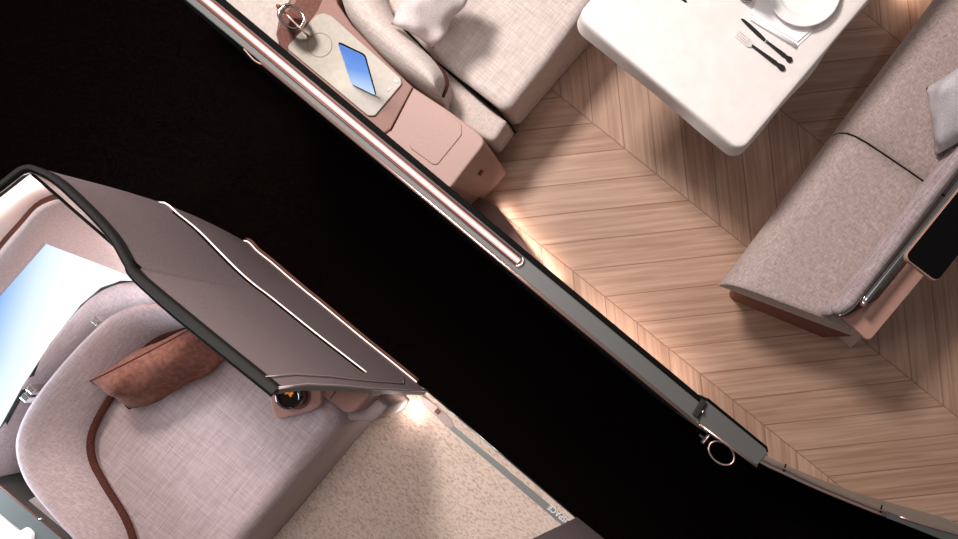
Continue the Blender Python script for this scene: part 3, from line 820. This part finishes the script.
knife((741, 19), (766, 42), (791.5, 62), 'black handled table knife lying beside the white napkin')
knife((687, 2.5), (662, -20), (637, -41), 'dark knife with only its tip showing at the top of the white cloth')
fk = empty('fork', P(752, 46, Z), 'black handled fork with pale tines left of the table knife', 'fork')
p0, p1 = P(736.5, 33.5, Z), P(748, 43.5, Z); d = (p1 - p0); s_ = Vector((-d.y, d.x, 0)).normalized()
for k in range(4):
    w = (k - 1.5) * .0075
    strip('tine', p0 + s_ * w, p1 + s_ * w * .95, [(0, .0006), (.1, .0013), (1, .0015)], .002, M['tines'], fk, Z + .003)
strip('head', P(746.5, 42.3, Z), P(753, 47, Z), [(0, .012), (.35, .0125), (.65, .010), (.9, .004), (1, .0032)], .003, M['tines'], fk, Z + .002)
strip('handle', P(751.5, 46, Z), P(784.5, 70.5, Z), HAND, .006, M['cutlery'], fk)
# tumbler
c = P(746.5, -5, Z)
tg = lathe('drinking_glass', c, [(0, .002), (.022, .002), (.026, 0), (.029, .004), (.033, .14), (.0312, .14), (.0275, .012), (0, .010)], M['glass'], n=40)
tag(tg, 'clear glass standing on the white cloth beyond the knife tip', 'glass')

# ================================================================== RIGHT SUITE: second sofa
s2_ = empty('sofa', P(830, 200), 'brown grey tweed sofa with a dark plinth and black cushion joint on the right', 'sofa')
def section(E, d, prof): return [Vector((E.x + d.x * a, E.y + d.y * a, z)) for a, z in prof]
PROF = [(.07, .04), (.03, .16), (.004, .29), (.0, .345), (.010, .39), (.030, .422), (.062, .441), (.11, .450), (.18, .453), (.3, .455), (.58, .45), (.58, .04)]
ENDP = [(.004, .30), (.003, .302), (.002, .305), (.004, .345), (.014, .385), (.034, .415), (.066, .433), (.11, .442), (.18, .445), (.3, .447), (.58, .442), (.58, .30)]
def unit(v): v = Vector((v.x, v.y, 0)); return v.normalized()
E0, Ej, Ef = P(720, 284.5, .34), P(841.5, 126, .38), P(938, -4, .38)
de = unit(P(838, 325, .38) - P(721, 284, .31)); dj = unit(P(922, 179, .45) - P(839, 122, .45))
Jt = P(858, 136.8, .45); lv = unit(Ef - E0); w_ = Jt - E0
den = lv.x * dj.y - lv.y * dj.x; Ej = E0 + lv * ((w_.x * dj.y - w_.y * dj.x) / den); Ej.z = 0
al = unit(Ej - E0)
def lrow(t): return section(E0.lerp(Ej, t), unit(de.lerp(dj, min(1, t * 2.2))), PROF)
rows = [section(E0 + al * .0, de, ENDP), section(E0 + al * .004, de, [(a - .003, z + .006 if .31 < z else z) for a, z in ENDP]), section(E0 + al * .02, de, [(0 if z < .3 and a < .3 else a, max(z, .30)) for a, z in PROF])]
rows += [lrow(.12 + .88 * k / 14) for k in range(14)] + [section(Ej - al * .004, dj, PROF)]
def lengthwise(name, rows, m, par):
    nc = len(rows[0]); v = [p for r in rows for p in r]; f = []
    for i_ in range(len(rows) - 1):
        for j_ in range(nc):
            k_ = (j_ + 1) % nc; f.append((i_ * nc + j_, i_ * nc + k_, (i_ + 1) * nc + k_, (i_ + 1) * nc + j_))
    f.append(tuple(range(nc))); f.append(tuple((len(rows) - 1) * nc + q_ for q_ in reversed(range(nc))))
    o = mk(name, v, f, m, par)
    for p in o.data.polygons: p.use_smooth = len(p.vertices) == 4
    return o
lengthwise('seat_cushion', rows, M['sofa2'], s2_)
far = Ej + unit(Ef - Ej) * 1.6
lengthwise('seat_cushion', [section((Ej + al * .004).lerp(far, k / 12), dj, PROF) for k in range(13)], M['sofa2'], s2_)
lengthwise('joint', [section(Ej + al * q_, dj, [(a + .003, z - .004) for a, z in PROF]) for q_ in (-.006, .006)], M['black'], s2_)
prism('plinth', [(725, 297), (770, 240), (850, 250), (858, 290), (834, 334), (824, 338)], 0, .0, .305, M['base'], s2_, r=[.03, 0, 0, 0, .0, .03], bev=.008)
bc = crp(wp([(832, 309), (840, 307), (848, 302), (856, 292), (866, 279), (890, 248), (920, 208), (949, 170), (985, 123), (1030, 64)], .57), 6)
v, f = tube_data(bc, [.010, .017, .021, .024] + [.025] * (len(bc) - 4), 16); mk('back_roll', v, f, M['linen_dark'], s2_, True)
bi, bo = off(bc, .018), off(bc, -.018)
loft('backrest', [setz(bi, .40), setz(bi, .56), setz(bo, .56), setz(bo, .30)], M['linen_dark'], s2_)
tube('back_edge', [p for p in setz(off(bc, -.027)[4:], .568)], .004, M['chrome'], s2_)
rail = [P(x, y, .58) for x, y in [(863, 304), (872, 293), (905, 252), (930, 221), (960, 183), (1020, 108)]]
tube('rail', cr(rail, 40), .0105, M['silver'], s2_, n=12)
tube('rail_line', [p + Vector((0, 0, .008)) for p in off(cr(rail, 40), .012)], .003, M['chrome'], s2_)
lathe('rail_end', P(863.5, 303.5, .58), [(0, .012), (.008, .010), (.012, 0), (.008, -.010), (0, -.012)], M['rosegold'], s2_, n=16)
# grey pillow
A, B, Cc, D = P(935, 156, .47), P(926, 88, .58), P(985, 48, .78), P(1005, 120, .66)
gp = empty('throw_pillow', P(950, 110, .45), 'grey wool pillow resting on the tweed sofa against its back', 'pillow')
pillow('pillow_cover', A, B, Cc, D, .15, M['greypillow'], gp, pinch=.04, wr=.013, seed=5)
# shelf and screen behind the back
sh = empty('shelf', P(850, 330), 'bronze shelf on a short support behind the back of the tweed sofa', 'shelf')
prism('shelf_board', [(843, 317), (869, 342), (925, 275), (975, 215), (962, 204), (912, 258), (878, 299)], .50, .48, .50, M['bronze'], sh, r=[.01, .02, 0, 0, 0, 0, 0], bev=.004)
prism('support', [(847, 321), (864, 337), (869, 332), (854, 315)], .49, .0, .48, M['panelcloth'], sh, r=.006, bev=0, bottom=[(836, 335), (851, 349), (857, 342), (844, 327)])
tv = empty('tablet_screen', P(950, 235, .84), 'black glossy screen panel mounted over the bronze shelf', 'screen')
prism('screen_body', [(904, 257), (937, 283), (1010, 192), (978, 166)], .86, .838, .858, M['bronze'], tv, r=.02, bev=.004)
prism('screen_glass', [(905, 257), (937, 281.5), (1009, 191), (978, 167)], .86, .858, .861, M['gloss'], tv, r=.02, bev=.001)
v, f = tube_data([P(950, 215, .80), P(950, 215, .84)], .03, 10); 
mk('bracket', [Vector(p) for p in tube_data([P(960, 222, .60), P(960, 222, .84)], .02, 10)[0]], tube_data([P(960, 222, .60), P(960, 222, .84)], .02, 10)[1], M['silver'], tv)

# ================================================================== LIGHT
w = bpy.data.worlds.new('World'); bpy.context.scene.world = w; w.use_nodes = True
bg = w.node_tree.nodes['Background']; bg.inputs[0].default_value = (1, .93, .91, 1); bg.inputs[1].default_value = .13
def lamp(name, kind, loc, energy, col=(1, 1, 1), size=.3, target=None, size_y=None, spread=None):
    l = bpy.data.lights.new(name, kind); l.energy = energy; l.color = col
    if kind == 'AREA':
        l.size = size
        if size_y: l.shape = 'RECTANGLE'; l.size_y = size_y
        if spread: l.spread = spread
    else: l.shadow_soft_size = size
    o = bpy.data.objects.new(name, l); C.objects.link(o); o.location = loc
    if target is not None: o.rotation_euler = (Vector(target) - Vector(loc)).to_track_quat('-Z', 'Y').to_euler()
    return o
lamp('window_light', 'AREA', (.25, 4.4, 4.0), 13, (1, .94, .91), .3, (.1, 1.2, .7))
lamp('cabin_light', 'AREA', (-2.4, 1.0, 3.7), 160, (1, .935, .905), .7, (.4, .6, 0))
lamp('aisle_light', 'AREA', (-1.2, .3, 4.2), 22, (1, .90, .88), .8, (.0, -.5, 0))
lamp('suite_fill', 'AREA', P(20, 250, 2.3), 15, (1, .93, .93), .5, P(190, 450, .5))  # added fill that brightens the left suite, not a fitting there
lamp('left_window_light', 'AREA', P(-330, 480, .95), 42, (.70, .85, 1), .6, P(20, 440, .85))
def strip_lamp(name, a, b, e, width, face, col=(1, .84, .77)):
    """a narrow strip lamp laid from a to b that shines along face"""
    c = (a + b) / 2; d = (b - a); x = d.normalized(); z = -Vector(face).normalized(); z = (z - x * z.dot(x)).normalized(); y = z.cross(x)
    from mathutils import Matrix
    l = bpy.data.lights.new(name, 'AREA'); l.shape = 'RECTANGLE'; l.size = d.length; l.size_y = width; l.energy = e; l.color = col
    o = bpy.data.objects.new(name, l); C.objects.link(o)
    o.matrix_world = Matrix(((x.x, y.x, z.x, c.x), (x.y, y.y, z.y, c.y), (x.z, y.z, z.z, c.z), (0, 0, 0, 1))); return o
strip_lamp('cove_lamp', P(500, 206, .035), P(560, 282, .035), .5, .02, (.5, 1, -.5))
strip_lamp('cove_lamp', P(575, 305, .12), P(690, 400, .12), 1.0, .02, (-.1, 1, -1))
lamp('cabinet_lamp', 'POINT', P(412, 411, .07), .55, (1, .88, .82), .008)
lamp('counter_lamp', 'POINT', P(58, 212, 1.0), 2.6, (1, .88, .84), .03)
lamp('sofa_lamp', 'POINT', P(914, -18, .06), .45, (1, .72, .58), .03)
lamp('added_phone_glow', 'POINT', P(333, 72, .62), .09, (1, .9, .8), .02)  # added point light for the phone's glow on the tray

# ================================================================== CAMERA
cam = bpy.data.cameras.new('Camera'); co_ = bpy.data.objects.new('Camera', cam); C.objects.link(co_)
cam.sensor_width = 36; cam.lens = F / 958 * 36
cam.shift_x = (479 - NX) / 958; cam.shift_y = (NY - 269.5) / 958
cam.clip_start = .05
co_.location = (0, 0, H); co_.rotation_euler = (0, 0, TH)
sc = bpy.context.scene; sc.camera = co_
sc.view_settings.view_transform = 'Standard'; sc.view_settings.look = 'None'
sc.view_settings.gamma = 1; sc.view_settings.use_curve_mapping = False; sc.view_settings.exposure = 0
